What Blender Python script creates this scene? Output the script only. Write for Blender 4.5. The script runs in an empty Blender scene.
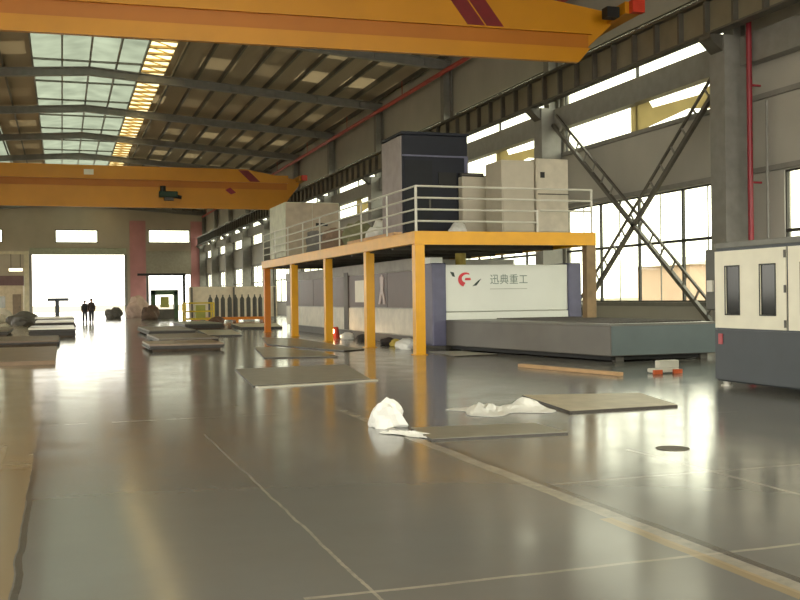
import bpy, bmesh, math, random
from mathutils import Vector, Matrix
random.seed(7)
S = bpy.context.scene
C = S.collection

# ------------------------------------------------------------------ camera, sky, exposure
TH = math.atan(0.338); RL = 0.013; PT = math.atan(-0.003)
fwd = Vector((math.cos(PT)*math.sin(TH), math.cos(PT)*math.cos(TH), math.sin(PT)))
up0 = Vector((-math.sin(PT)*math.sin(TH), -math.sin(PT)*math.cos(TH), math.cos(PT)))
rt0 = Vector((math.cos(TH), -math.sin(TH), 0))
rt = math.cos(RL)*rt0 - math.sin(RL)*up0
up = math.sin(RL)*rt0 + math.cos(RL)*up0
cam = bpy.data.objects.new('camera', bpy.data.cameras.new('camera'))
C.objects.link(cam); S.camera = cam
m = Matrix((rt, up, -fwd)).transposed().to_4x4(); m.translation = Vector((0, 0, 1.6))
cam.matrix_world = m
cam.data.sensor_width = 36; cam.data.lens = 45; cam.data.clip_end = 800; cam.data.clip_start = .05

W = bpy.data.worlds.new('sky'); S.world = W; W.use_nodes = True
bg = W.node_tree.nodes['Background']
bg.inputs[0].default_value = (1, .955, .83, 1); bg.inputs[1].default_value = 3.2
S.view_settings.view_transform = 'Standard'; S.view_settings.look = 'None'
S.view_settings.gamma = 1; S.view_settings.use_curve_mapping = False
S.view_settings.exposure = 0.8

# ------------------------------------------------------------------ materials
MATS = {}
def lin(c):
    return tuple(((v/255)/12.92 if v/255 < .04045 else ((v/255+.055)/1.055)**2.4) for v in c)
def mat(name, rgb, rough=.5, metal=0, var=.12, scale=3, spec=.5, emit=0):
    """rgb in sRGB 0-255; a little noise wear on colour and gloss"""
    if name in MATS: return MATS[name]
    M = bpy.data.materials.new(name); M.use_nodes = True; n = M.node_tree; B = n.nodes['Principled BSDF']
    c = lin(rgb)
    tc = n.nodes.new('ShaderNodeTexCoord'); no = n.nodes.new('ShaderNodeTexNoise')
    no.inputs['Scale'].default_value = scale; no.inputs['Detail'].default_value = 4
    n.links.new(tc.outputs['Object'], no.inputs['Vector'])
    cr = n.nodes.new('ShaderNodeValToRGB')
    cr.color_ramp.elements[0].position = .3; cr.color_ramp.elements[1].position = .7
    cr.color_ramp.elements[0].color = tuple(v*(1-var) for v in c)+(1,)
    cr.color_ramp.elements[1].color = tuple(min(1, v*(1+var)) for v in c)+(1,)
    n.links.new(no.outputs['Fac'], cr.inputs[0]); n.links.new(cr.outputs[0], B.inputs['Base Color'])
    B.inputs['Roughness'].default_value = rough; B.inputs['Metallic'].default_value = metal
    B.inputs['Specular IOR Level'].default_value = spec
    if emit:
        B.inputs['Emission Color'].default_value = c+(1,); B.inputs['Emission Strength'].default_value = emit
    MATS[name] = M; return M
def math_node(n, op, a, b=None, c=None):
    x = n.nodes.new('ShaderNodeMath'); x.operation = op
    for i, v in enumerate((a, b, c)):
        if v is None: continue
        if isinstance(v, (int, float)): x.inputs[i].default_value = v
        else: n.links.new(v, x.inputs[i])
    return x.outputs[0]
def mixcol(n, f, a, b):
    x = n.nodes.new('ShaderNodeMix'); x.data_type = 'RGBA'
    for sock, v in ((x.inputs[0], f), (x.inputs[6], a), (x.inputs[7], b)):
        if isinstance(v, tuple): sock.default_value = v if len(v) == 4 else v+(1,)
        elif isinstance(v, (int, float)): sock.default_value = v
        else: n.links.new(v, sock)
    return x.outputs[2]
def thin_glass(name, rgb, mirror=.08, rough=.05, frost=0.0, frost_rgb=(235, 235, 220)):
    M = bpy.data.materials.new(name); M.use_nodes = True; n = M.node_tree; n.nodes.clear()
    out = n.nodes.new('ShaderNodeOutputMaterial')
    t = n.nodes.new('ShaderNodeBsdfTransparent'); t.inputs[0].default_value = lin(rgb)+(1,)
    g = n.nodes.new('ShaderNodeBsdfGlossy'); g.inputs['Roughness'].default_value = rough
    mx = n.nodes.new('ShaderNodeMixShader'); mx.inputs[0].default_value = mirror
    n.links.new(t.outputs[0], mx.inputs[1]); n.links.new(g.outputs[0], mx.inputs[2])
    last = mx
    if frost:
        tr = n.nodes.new('ShaderNodeBsdfTranslucent'); tr.inputs[0].default_value = lin(frost_rgb)+(1,)
        m2 = n.nodes.new('ShaderNodeMixShader'); m2.inputs[0].default_value = frost
        n.links.new(mx.outputs[0], m2.inputs[1]); n.links.new(tr.outputs[0], m2.inputs[2]); last = m2
    n.links.new(last.outputs[0], out.inputs[0]); return M
def translucent(name, rgb, fac=.8, rough=.5):
    M = bpy.data.materials.new(name); M.use_nodes = True; n = M.node_tree; n.nodes.clear()
    out = n.nodes.new('ShaderNodeOutputMaterial')
    tr = n.nodes.new('ShaderNodeBsdfTranslucent'); di = n.nodes.new('ShaderNodeBsdfDiffuse')
    no = n.nodes.new('ShaderNodeTexNoise'); no.inputs['Scale'].default_value = .6
    tc = n.nodes.new('ShaderNodeTexCoord'); n.links.new(tc.outputs['Object'], no.inputs['Vector'])
    c = lin(rgb)
    col = mixcol(n, no.outputs['Fac'], tuple(v*.7 for v in c), tuple(min(1, v*1.25) for v in c))
    n.links.new(col, tr.inputs[0]); n.links.new(col, di.inputs[0])
    mx = n.nodes.new('ShaderNodeMixShader'); mx.inputs[0].default_value = 1-fac
    n.links.new(tr.outputs[0], mx.inputs[1]); n.links.new(di.outputs[0], mx.inputs[2]); n.links.new(mx.outputs[0], out.inputs[0])
    return M

def floor_material():
    M = bpy.data.materials.new('polished_concrete'); M.use_nodes = True; n = M.node_tree; B = n.nodes['Principled BSDF']
    tc = n.nodes.new('ShaderNodeTexCoord'); sx = n.nodes.new('ShaderNodeSeparateXYZ')
    n.links.new(tc.outputs['Object'], sx.inputs[0]); X, Y = sx.outputs[0], sx.outputs[1]
    def noise(s, d=5, r=.6):
        k = n.nodes.new('ShaderNodeTexNoise'); k.inputs['Scale'].default_value = s; k.inputs['Detail'].default_value = d
        k.inputs['Roughness'].default_value = r; n.links.new(tc.outputs['Object'], k.inputs['Vector']); return k.outputs['Fac']
    big, mid, fine = noise(.22), noise(1.4), noise(22)
    base = mixcol(n, big, lin((116, 119, 120)), lin((132, 128, 120)))
    base = mixcol(n, math_node(n, 'MULTIPLY', mid, .55), base, lin((104, 101, 95)))
    base = mixcol(n, math_node(n, 'MULTIPLY', math_node(n, 'GREATER_THAN', fine, .72), .15), base, lin((150, 146, 132)))
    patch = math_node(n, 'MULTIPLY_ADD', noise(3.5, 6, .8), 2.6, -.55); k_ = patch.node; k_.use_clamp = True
    wob = math_node(n, 'MULTIPLY', math_node(n, 'SUBTRACT', mid, .5), .07)
    Xw = math_node(n, 'ADD', X, wob); Yw = math_node(n, 'ADD', Y, wob)
    def line(co, at, w, lo=None, hi=None, oth=None):
        f = math_node(n, 'LESS_THAN', math_node(n, 'ABSOLUTE', math_node(n, 'SUBTRACT', co, at)), w)
        if lo is not None: f = math_node(n, 'MULTIPLY', f, math_node(n, 'GREATER_THAN', oth, lo))
        if hi is not None: f = math_node(n, 'MULTIPLY', f, math_node(n, 'LESS_THAN', oth, hi))
        return f
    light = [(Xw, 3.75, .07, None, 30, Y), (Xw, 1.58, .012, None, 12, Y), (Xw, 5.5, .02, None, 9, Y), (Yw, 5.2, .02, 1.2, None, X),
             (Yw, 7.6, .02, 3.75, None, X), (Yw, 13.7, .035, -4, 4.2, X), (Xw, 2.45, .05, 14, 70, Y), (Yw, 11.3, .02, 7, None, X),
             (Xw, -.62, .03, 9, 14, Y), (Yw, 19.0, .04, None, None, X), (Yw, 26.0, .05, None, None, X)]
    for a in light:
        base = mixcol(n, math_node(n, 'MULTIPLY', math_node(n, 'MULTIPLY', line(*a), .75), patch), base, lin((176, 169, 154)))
    for a in [(Xw, 3.86, .035, None, 16, Y), (Xw, .95, .05, 16, 70, Y), (Xw, -.27, .02, None, 20, Y)]:
        base = mixcol(n, math_node(n, 'MULTIPLY', line(*a), .6), base, lin((70, 62, 52)))
    # painted tan walkway at the far left and an ochre paint strip along the wide joint
    base = mixcol(n, math_node(n, 'MULTIPLY', math_node(n, 'LESS_THAN', Xw, -.3), .75), base, lin((158, 138, 106)))
    base = mixcol(n, math_node(n, 'MULTIPLY', line(Xw, 3.66, .05, None, 6.3, Y), .6), base, lin((170, 146, 104)))
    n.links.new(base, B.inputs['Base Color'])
    r = math_node(n, 'MULTIPLY_ADD', mid, .16, .07)
    r = math_node(n, 'ADD', r, math_node(n, 'MULTIPLY', math_node(n, 'GREATER_THAN', fine, .7), .05))
    n.links.new(r, B.inputs['Roughness']); B.inputs['Specular IOR Level'].default_value = .42
    bp = n.nodes.new('ShaderNodeBump'); bp.inputs['Strength'].default_value = .05; bp.inputs['Distance'].default_value = .02
    n.links.new(noise(2.2, 3), bp.inputs['Height']); n.links.new(bp.outputs[0], B.inputs['Normal'])
    return M

def roof_material():
    """ribbed metal roof sheet with rows of weathered daylight panels let into it"""
    M = bpy.data.materials.new('roof_sheet'); M.use_nodes = True; n = M.node_tree; n.nodes.clear()
    out = n.nodes.new('ShaderNodeOutputMaterial'); tc = n.nodes.new('ShaderNodeTexCoord'); sx = n.nodes.new('ShaderNodeSeparateXYZ')
    n.links.new(tc.outputs['Object'], sx.inputs[0]); X, Y = sx.outputs[0], sx.outputs[1]
    di = n.nodes.new('ShaderNodeBsdfDiffuse'); tr = n.nodes.new('ShaderNodeBsdfTranslucent')
    w = n.nodes.new('ShaderNodeTexWave'); w.inputs['Scale'].default_value = 1.2; w.bands_direction = 'Y'
    n.links.new(tc.outputs['Object'], w.inputs['Vector'])
    n.links.new(mixcol(n, w.outputs['Fac'], lin((164, 152, 134)), lin((190, 176, 156))), di.inputs[0])
    fx = math_node(n, 'FRACT', math_node(n, 'DIVIDE', math_node(n, 'SUBTRACT', X, 1.8), 3.0))
    fy = math_node(n, 'FRACT', math_node(n, 'DIVIDE', math_node(n, 'SUBTRACT', Y, 1.5), 6.35))
    mx_ = math_node(n, 'MULTIPLY', math_node(n, 'GREATER_THAN', fx, .12), math_node(n, 'LESS_THAN', fx, .80))
    my_ = math_node(n, 'MULTIPLY', math_node(n, 'GREATER_THAN', fy, .15), math_node(n, 'LESS_THAN', fy, .62))
    wn = n.nodes.new('ShaderNodeTexWhiteNoise'); wn.noise_dimensions = '2D'; cb = n.nodes.new('ShaderNodeCombineXYZ')
    n.links.new(math_node(n, 'FLOOR', math_node(n, 'DIVIDE', math_node(n, 'SUBTRACT', X, 1.8), 3.0)), cb.inputs[0])
    n.links.new(math_node(n, 'FLOOR', math_node(n, 'DIVIDE', math_node(n, 'SUBTRACT', Y, 1.5), 6.35)), cb.inputs[1])
    n.links.new(cb.outputs[0], wn.inputs['Vector'])
    f = math_node(n, 'MULTIPLY', math_node(n, 'MULTIPLY', mx_, my_), math_node(n, 'MULTIPLY_ADD', wn.outputs[0], .18, .09))
    tr.inputs[0].default_value = (*lin((225, 215, 190)), 1)
    ms = n.nodes.new('ShaderNodeMixShader'); n.links.new(f, ms.inputs[0])
    n.links.new(di.outputs[0], ms.inputs[1]); n.links.new(tr.outputs[0], ms.inputs[2]); n.links.new(ms.outputs[0], out.inputs[0])
    return M

M_floor = floor_material(); M_roof = roof_material()
M_glass = thin_glass('window_glass', (245, 248, 240), .07)
M_sky = translucent('skylight_sheet', (158, 164, 156), .9)
M_blind = translucent('tan_cloth', (178, 168, 140), .95)
M_warm = translucent('sun_tinted_sheet', (226, 218, 190), .9)  # sunlight on the structure beside the skylight, put into the sheet's colour
wall_c = mat('wall_cladding', (176, 173, 164), .6, var=.06, scale=.6)
wall_low = mat('wall_base_paint', (128, 124, 112), .6, var=.08, scale=1)
wall_back = mat('end_wall_cladding', (178, 166, 148), .7, var=.05, scale=.5)
rose = mat('rose_painted_cladding', (190, 134, 134), .7, var=.08, scale=.8)
steel_g = mat('grey_painted_steel', (132, 130, 124), .5, var=.1)
steel_d = mat('dark_steel', (86, 82, 74), .5, var=.15)
frame_d = mat('dark_window_frame', (52, 50, 46), .5)
crane_y = mat('crane_yellow', (204, 138, 14), .38, var=.06, scale=.7)
crane_shade = mat('crane_yellow_shaded', (186, 112, 14), .45, var=.06, scale=.7)  # crane yellow darkened: shade of the girder recess painted in
plat_y = mat('platform_yellow', (224, 162, 8), .35, var=.07, scale=2)
plat_o = mat('platform_orange', (214, 124, 24), .4, var=.1, scale=2)
white_p = mat('white_panel', (226, 229, 220), .35, var=.03, scale=1)
cream_p = mat('cream_panel', (232, 228, 208), .4, var=.04)
beige_p = mat('beige_cabinet_paint', (184, 176, 158), .45, var=.05)
navy = mat('navy_panel', (17, 22, 36), .65, var=.12)
slate = mat('slate_violet_paint', (92, 92, 118), .4, var=.12)
charcoal = mat('charcoal_paint', (48, 56, 62), .4, var=.06)
black = mat('black_rubber', (22, 22, 22), .6)
rail_w = mat('railing_paint', (206, 204, 192), .4, var=.05)
red_p = mat('red_paint', (140, 28, 42), .4, var=.1)
rail_r = mat('red_pipe_paint', (176, 62, 52), .45, var=.1)
sheet_m = mat('steel_sheet', (150, 148, 134), .3, .35, var=.12, scale=1.5)
sheet_t = mat('tan_steel_sheet', (160, 142, 112), .35, .2, var=.12, scale=1.5)
sheet_l = mat('pale_steel_sheet', (196, 192, 176), .3, .3, var=.08, scale=1.5)
edge_m = mat('dark_plate_edge', (54, 48, 40), .5)
timber = mat('pallet_timber', (78, 62, 44), .7, var=.25, scale=6)
table_m = mat('exchange_table_lit_side', (94, 90, 82), .4, var=.12, scale=1.2)  # brown tone of the lit long side put into the colour
table_b = mat('exchange_table_cool_end', (86, 98, 100), .4, var=.1, scale=1.2)  # same table, cooler light on the end face painted as blue grey
dusk = mat('tinted_brown_panel', (84, 68, 64), .4, var=.1)
plastic = mat('white_plastic_film', (232, 232, 226), .3, var=.04)
green_p = mat('machine_green', (60, 84, 52), .5, var=.2)
skin = mat('skin', (176, 128, 100), .6)
cloth_d = mat('dark_work_jacket', (38, 38, 42), .8)
cloth_b = mat('dark_trousers', (48, 46, 46), .8)
hair_m = mat('black_hair', (18, 15, 13), .7)

# ------------------------------------------------------------------ helpers
ORG = {}
def BM(): return bmesh.new()
def box(bm, x0, x1, y0, y1, z0, z1):
    vs = [bm.verts.new((x, y, z)) for x in (x0, x1) for y in (y0, y1) for z in (z0, z1)]
    for f in ((0, 1, 3, 2), (4, 6, 7, 5), (0, 4, 5, 1), (2, 3, 7, 6), (0, 2, 6, 4), (1, 5, 7, 3)):
        bm.faces.new([vs[i] for i in f])
def prism(bm, pts, axis, a, b):
    """polygon pts (2-D) extruded from a to b along axis 0/1/2"""
    def P(p, t):
        l = list(p); l.insert(axis, t); return l
    A = [bm.verts.new(P(p, a)) for p in pts]; B = [bm.verts.new(P(p, b)) for p in pts]
    bm.faces.new(A[::-1]); bm.faces.new(B)
    for i in range(len(pts)):
        j = (i+1) % len(pts); bm.faces.new((A[i], A[j], B[j], B[i]))
def tube(bm, p0, p1, r, n=10, r1=None):
    p0 = Vector(p0); p1 = Vector(p1); d = p1-p0; r1 = r if r1 is None else r1
    q = d.to_track_quat('Z', 'Y').to_matrix()
    A = []; B = []
    for i in range(n):
        t = 2*math.pi*i/n; o = q @ Vector((math.cos(t), math.sin(t), 0))
        A.append(bm.verts.new(p0+o*r)); B.append(bm.verts.new(p1+o*r1))
    bm.faces.new(A[::-1]); bm.faces.new(B)
    for i in range(n): bm.faces.new((A[i], A[(i+1) % n], B[(i+1) % n], B[i]))
def bar(bm, p0, p1, w, h):
    """rectangular bar from p0 to p1, w sideways, h in the other cross direction"""
    p0 = Vector(p0); p1 = Vector(p1); q = (p1-p0).to_track_quat('Y', 'Z').to_matrix()
    def ring(p): return [bm.verts.new(p+q @ Vector((sx*w/2, 0, sz*h/2))) for sx, sz in ((-1, -1), (1, -1), (1, 1), (-1, 1))]
    A = ring(p0); B = ring(p1); bm.faces.new(A[::-1]); bm.faces.new(B)
    for i in range(4): bm.faces.new((A[i], A[(i+1) % 4], B[(i+1) % 4], B[i]))
def obj(name, bm, mt, parent=None, label=None, bevel=0, smooth=False):
    me = bpy.data.meshes.new(name); bmesh.ops.recalc_face_normals(bm, faces=bm.faces)
    o = bpy.data.objects.new(name, me)
    if parent is not None:
        org = ORG[parent.name]; o.parent = parent; ORG[o.name] = org
    else:
        xs = [v.co for v in bm.verts]
        org = Vector(((min(v.x for v in xs)+max(v.x for v in xs))/2, (min(v.y for v in xs)+max(v.y for v in xs))/2, min(v.z for v in xs)))
        o.location = org; ORG[o.name] = org
    bmesh.ops.translate(bm, verts=bm.verts, vec=-org)
    bm.to_mesh(me); bm.free()
    me.materials.append(mt)
    if smooth:
        for p in me.polygons: p.use_smooth = True
    C.objects.link(o)
    if bevel:
        b = o.modifiers.new('bevel', 'BEVEL'); b.width = bevel; b.segments = 2; b.limit_method = 'ANGLE'
    if label: o['label'] = label
    return o
def tag(o, label, cat, group=None, kind=None):
    o['label'] = label; o['category'] = cat
    if group: o['group'] = group
    if kind: o['kind'] = kind
    return o
def struct(name, bm, mt, parent=None, **k):
    o = obj(name, bm, mt, parent, **k)
    if parent is None: o['kind'] = 'structure'
    return o
def thing(name, loc, label, cat, group=None):
    o = bpy.data.objects.new(name, None); C.objects.link(o); o.location = loc; o.empty_display_size = .2
    ORG[o.name] = Vector(loc); return tag(o, label, cat, group)
def copy_tree(o, loc=None, parent=None, label=None, group=None):
    c = o.copy(); C.objects.link(c); ORG[c.name] = Vector(loc) if loc is not None else ORG.get(o.name)
    if parent is not None: c.parent = parent
    if loc is not None: c.location = loc
    if label: c['label'] = label
    if group: c['group'] = group
    for ch in [k for k in C.objects if k.parent is o]: copy_tree(ch, parent=c)
    return c

XW = 20.8                     # inner face of the right wall
XL = -17.2
COLS = [1.7+12.6*i for i in range(-1, 13)]     # column lines: ... 26.9 39.5 52.1 ...
COLS = [26.9+12.6*i for i in range(-3, 11)]
YB = 153.0
# ------------------------------------------------------------------ setting
b = BM(); box(b, XL-.3, XW+.3, -14, YB+.3, -.2, 0)
floor = struct('floor', b, M_floor)
floor_o = ORG['floor']
# keep the floor pattern in world coordinates
for v in floor.data.vertices: v.co += floor_o
floor.location = (0, 0, 0)
b = BM(); box(b, -150, 260, -60, 420, -.5, -.22)
ground = struct('floor', b, mat('outside_ground', (120, 112, 92), .9, var=.15, scale=.05)); ground['label'] = 'dry ground outside the hall'

def panel_x(x0, x1, ya, yb, z0, z1, holes, mt, name, **k): pass
# right wall: continuous bands of cladding between the window rows
b = BM()
for z0, z1 in ((0, 1.3), (5.3, 7.75), (8.9, 9.7), (11.76, 15.2)):
    box(b, XW, XW+.25, -14, YB, z0, z1)
for y in COLS:                                    # solid piers behind each column
    for z0, z1 in ((1.3, 5.3), (7.75, 8.9), (9.7, 11.76)):
        box(b, XW, XW+.25, y-.6, y+.6, z0, z1)
wall_r = struct('wall_right', b, wall_c)
b = BM(); box(b, XW-.45, XW-.01, -14, YB-.1, 8.74, 9.66)
obj('eaves_girder', b, steel_g, wall_r, bevel=.02)
b = BM()
for z in (5.42, 7.7): box(b, XW-.12, XW-.01, -14, YB-.1, z-.08, z+.08)
obj('girt', b, steel_g, wall_r)
b = BM(); box(b, XW-.06, XW-.01, -14, YB-.1, 1.14, 1.28); obj('sill_rail', b, steel_g, wall_r)
# near bay above girts is boarded up: no high window there
b = BM(); box(b, XW+.01, XW+.2, 14.9, 26.3, 7.75, 8.9); box(b, XW+.01, XW+.2, 14.9, 26.3, 9.7, 11.76)
obj('infill_panel', b, wall_c, wall_r)

def window_x(n, ya, yb, z0, z1, nm, bars, x=XW+.1, half=True):
    """window in a wall whose inner face looks along X: frame, mullions, one pane sheet"""
    b = BM(); t = .05
    box(b, x-.05, x+.05, ya, yb, z0, z0+t); box(b, x-.05, x+.05, ya, yb, z1-t, z1)
    box(b, x-.05, x+.05, ya, ya+t, z0, z1); box(b, x-.05, x+.05, yb-t, yb, z0, z1)
    for i in range(1, nm):
        y = ya+(yb-ya)*i/nm; box(b, x-.05, x+.05, y-.045, y+.045, z0, z1)
    for zb in bars: box(b, x-.06, x+.05, ya, yb, zb-.05, zb+.05)
    w = struct('window_%d' % n, b, frame_d)
    if half:
        b = BM()
        for i in range(nm):
            y = ya+(yb-ya)*(i+.5)/nm; box(b, x-.02, x+.02, y-.015, y+.015, z0+t, z1-t)
        obj('glazing_bar', b, steel_g, w)
    b = BM(); box(b, x-.006, x+.006, ya+t, yb-t, z0+t, z1-t); obj('pane', b, M_glass, w)
    return w
wn = 1
for i in range(len(COLS)-1):
    a, c = COLS[i]+.6, COLS[i+1]-.6
    if i == 2: c = 25.0                            # the near bay's window stops short of the column
    window_x(wn, a, c, 1.3, 5.3, 4 if i != 2 else 4, [3.47]); wn += 1
    if i != 2:
        w = window_x(wn, a, c, 7.75, 8.9, 2, [], half=False); wn += 1
        if i in (3, 4, 6):
            b = BM(); o_ = COLS[i]; prism(b, [(o_+1.6, 7.82), (o_+3.0, 8.05), (o_+5.6, 7.82), (o_+6.7, 7.82), (o_+6.7, 8.86), (o_+5.5, 8.86), (o_+5.2, 8.5), (o_+2.4, 8.42), (o_+.9, 8.86), (o_+.7, 8.3)], 0, XW+.03, XW+.034)
            obj('sun_blind', b, M_blind, w, label='sagging tan cloth behind the high window')
        window_x(wn, a, c, 9.7, 11.76, 2, [], half=False); wn += 1
b = BM(); box(b, XW, XW+.25, 25.0, 26.3, 1.3, 5.3); obj('window_side_panel', b, wall_c, wall_r)

# left wall (out of frame) with the same rows of windows
b = BM()
for z0, z1 in ((0, 1.3), (5.3, 7.75), (8.9, 15.2)): box(b, XL-.25, XL, -14, YB, z0, z1)
for y in COLS:
    for z0, z1 in ((1.3, 5.3), (7.75, 8.9)): box(b, XL-.25, XL, y-.6, y+.6, z0, z1)
struct('wall_left', b, wall_c)

# end wall with the big doorway, a smaller doorway and high windows
b = BM(); y0, y1 = YB, YB+.3
segs = [(XL, -7.9, [(0, 10.1), (12.0, 16.2)]), (-7.9, -4, [(0, 16.2)]), (-4, 8.8, [(8.35, 10.1), (12.0, 16.2)]), (8.8, 12.3, [(0, 16.2)]),
        (12.3, 18.4, [(5.4, 10.15), (12.1, 16.2)]), (18.4, XW, [(0, 16.2)])]
for xa, xb, zz in segs:
    for z0, z1 in zz: box(b, xa, xb, y0, y1, z0, z1)
box(b, -4, -.8, y0, y1, 10.1, 12.0); box(b, 5.1, 8.8, y0, y1, 10.1, 12.0)
wall_f = struct('wall_back', b, wall_back)
b = BM(); box(b, 9.6, 11.9, YB-.05, YB, 0, 13.4); box(b, 18.5, XW-.1, YB-.05, YB, 0, 13.4)
obj('cladding_strip', b, rose, wall_f, label='dusty rose painted cladding strip')
b = BM(); box(b, 11.9, 18.5, YB-.25, YB, 5.5, 8.9); obj('shutter_housing', b, mat('shutter_grey', (150, 144, 128), .6), wall_f)
b = BM(); box(b, -4.3, 9.1, YB-.5, YB, 8.4, 9.3); obj('roller_door_housing', b, mat('door_header', (160, 162, 140), .5), wall_f, bevel=.03)
b = BM(); box(b, -4.4, -4.0, YB-.15, YB, 0, 8.4); box(b, 8.8, 9.2, YB-.15, YB, 0, 8.4); obj('door_jamb', b, steel_g, wall_f)
for xa, xb, z0, z1 in ((-.8, 5.1, 10.1, 12.0), (12.3, 18.4, 10.15, 12.1), (XL, -7.9, 10.1, 12.0)):
    b = BM(); t = .12
    box(b, xa, xb, YB, YB+.15, z0, z0+t); box(b, xa, xb, YB, YB+.15, z1-t, z1); box(b, xa, xa+t, YB, YB+.15, z0, z1); box(b, xb-t, xb, YB, YB+.15, z0, z1)
    w = struct('window_%d' % wn, b, frame_d); wn += 1
    b = BM(); box(b, xa+t, xb-t, YB+.07, YB+.09, z0+t, z1-t); obj('pane', b, M_glass, w)

# roof: sheet, purlins, rafters, ridge skylight
XR = 1.8
def zr(x): return 16.4-.07*abs(x-XR)
b = BM()
for xa, xb in ((XL-.3, -7.6), (-4.6, -1.5), (6.4, XW+.3)):
    prism(b, [(xa, zr(xa)), (xb, zr(xb)), (xb, zr(xb)+.05), (xa, zr(xa)+.05)], 1, -14, YB+.3)
ceil = struct('ceiling', b, M_roof)
for v in ceil.data.vertices: v.co += ORG['ceiling']
ceil.location = (0, 0, 0); ORG['ceiling'] = Vector((0, 0, 0))
b = BM(); prism(b, [(-1.5, zr(-1.5)+.08), (1.8, 16.75), (4.9, zr(4.9)+.12), (4.9, zr(4.9)+.15), (1.8, 16.78), (-1.5, zr(-1.5)+.11)], 1, -14, YB+.3)
obj('skylight_sheet', b, M_sky, ceil, label='pale translucent ridge skylight')
b = BM(); prism(b, [(-7.6, zr(-7.6)+.05), (-4.6, zr(-4.6)+.05), (-4.6, zr(-4.6)+.08), (-7.6, zr(-7.6)+.08)], 1, -14, YB+.3)
obj('side_skylight_sheet', b, M_sky, ceil)
b = BM(); prism(b, [(4.95, zr(4.9)+.1), (6.4, zr(6.4)), (6.4, zr(6.4)+.04), (4.95, zr(4.9)+.14)], 1, -14, YB+.3)
obj('sunlit_strip_sheet', b, M_warm, ceil, label='translucent strip beside the skylight with warm sunlight put into its colour')
b = BM(); y = -12
while y < YB:
    for xa, xb in ((-1.5, 4.9),):
        box(b, xa, xb, y-.05, y+.05, 16.1, 16.22)
    y += 6.3
for x in (-1.5, .2, 1.8, 3.4, 4.9): box(b, x-.05, x+.05, -14, YB, 16.05, 16.25)
obj('skylight_frame', b, steel_g, ceil)
b = BM(); y = -12
while y < YB:
    box(b, 4.9, 6.4, y-.12, y+.12, 15.95, 16.08); bar(b, (4.95, y, 16.0), (6.35, y+1.5, 15.98), .06, .06); y += 1.6
obj('strip_lattice', b, mat('sun_tinted_frame', (190, 160, 100), .4), ceil)  # warm lattice colour carries the painted sunlight of the strip
for x in [XR+s*(5.0+1.5*k) for s in (-1, 1) for k in range(0, 11)]:
    if XL < x < XW and not (-1.5 < x < 6.3):
        b = BM(); z = zr(x); box(b, x-.035, x+.035, -13.9, YB-.1, z-.28, z-.01); box(b, x-.035, x+.09, -13.9, YB-.1, z-.3, z-.27)
        obj('purlin', b, steel_d, ceil)
for y in COLS+[152.6]:
    b = BM()
    for s, xe in ((-1, XL+.02), (1, XW-.02)):
        def zb(x): return 15.55-.07*abs(x-XR)
        pts = [(XR, zb(XR)), (xe, zb(xe)), (xe, zr(xe)-.32), (XR, zr(XR)-.32)]
        prism(b, pts, 1, y-.02, y+.02)
        for h0, h1 in ((0, .05), (zr(XR)-.32-15.55-.05, zr(XR)-.32-15.55)):
            prism(b, [(XR, zb(XR)+h0), (xe, zb(xe)+h0), (xe, zb(xe)+h1), (XR, zb(XR)+h1)], 1, y-.17, y+.17)
        for k in range(1, 7):
            x = XR+s*k*2.9
            if XL < x < XW: box(b, x-.02, x+.02, y-.15, y+.15, zb(x), zr(x)-.32)
    obj('rafter', b, steel_g, ceil)

# outside: a long low salmon building and yard blocks seen through the windows
o = thing('warehouse', (68, 94, -.2), 'pale salmon warehouse far outside the right hand windows', 'building')
b = BM(); box(b, 62, 74, 89, 99, -.2, 4.6); obj('wall', b, mat('salmon_render', (192, 164, 146), .8, var=.1, scale=.1), o)
b = BM(); prism(b, [(61.5, 4.6), (74.5, 4.6), (68, 5.8)], 1, 88.6, 99.4); obj('roof', b, mat('far_roof', (205, 200, 190), .7), o)

# ------------------------------------------------------------------ right wall columns
def column(y, label, group=None):
    t = thing('steel_column', (20.2, y, 0), label, 'column', group); y -= .1
    b = BM(); box(b, 19.76, 20.7, y-.38, y-.32, 0, 9.7); box(b, 19.76, 20.7, y+.32, y+.38, 0, 9.7); box(b, 19.76, 19.82, y-.32, y+.32, 0, 9.7); box(b, 20.64, 20.7, y-.32, y+.32, 0, 9.7)
    obj('shaft', b, steel_g, t)
    b = BM(); box(b, 19.6, 20.75, y-.5, y+.5, 0, .05); obj('base_plate', b, steel_g, t)
    b = BM(); prism(b, [(19.3, 9.6), (19.76, 9.2), (20.7, 9.2), (20.7, 9.72), (19.3, 9.72)], 1, y-.3, y+.3); obj('bracket', b, steel_d, t)
    b = BM(); box(b, 20.2, 20.26, y-.25, y+.25, 9.72, zr(20.3)-.9); box(b, 20.26, 20.68, y-.03, y+.03, 9.72, zr(20.3)-.9); box(b, 20.66, 20.72, y-.25, y+.25, 9.72, zr(20.3)-.9)
    obj('upper_shaft', b, steel_g, t)
    return t
proto = column(26.9, 'tall grey steel column nearest the camera, beside the red downpipe', 'steel columns along the right wall')
for i, y in enumerate(COLS):
    if i < 3 or i == 3 and abs(y-26.9) < .1: continue
    lb = {1: 'grey steel column just past the crossed braces, behind the rooftop cabinets', 2: 'grey steel column rising behind the navy cabinet on the platform'}.get(i-3, 'grey steel column in the far row beyond the navy cabinet')
    copy_tree(proto, (20.2, y, 0), label=lb, group='steel columns along the right wall')

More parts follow.
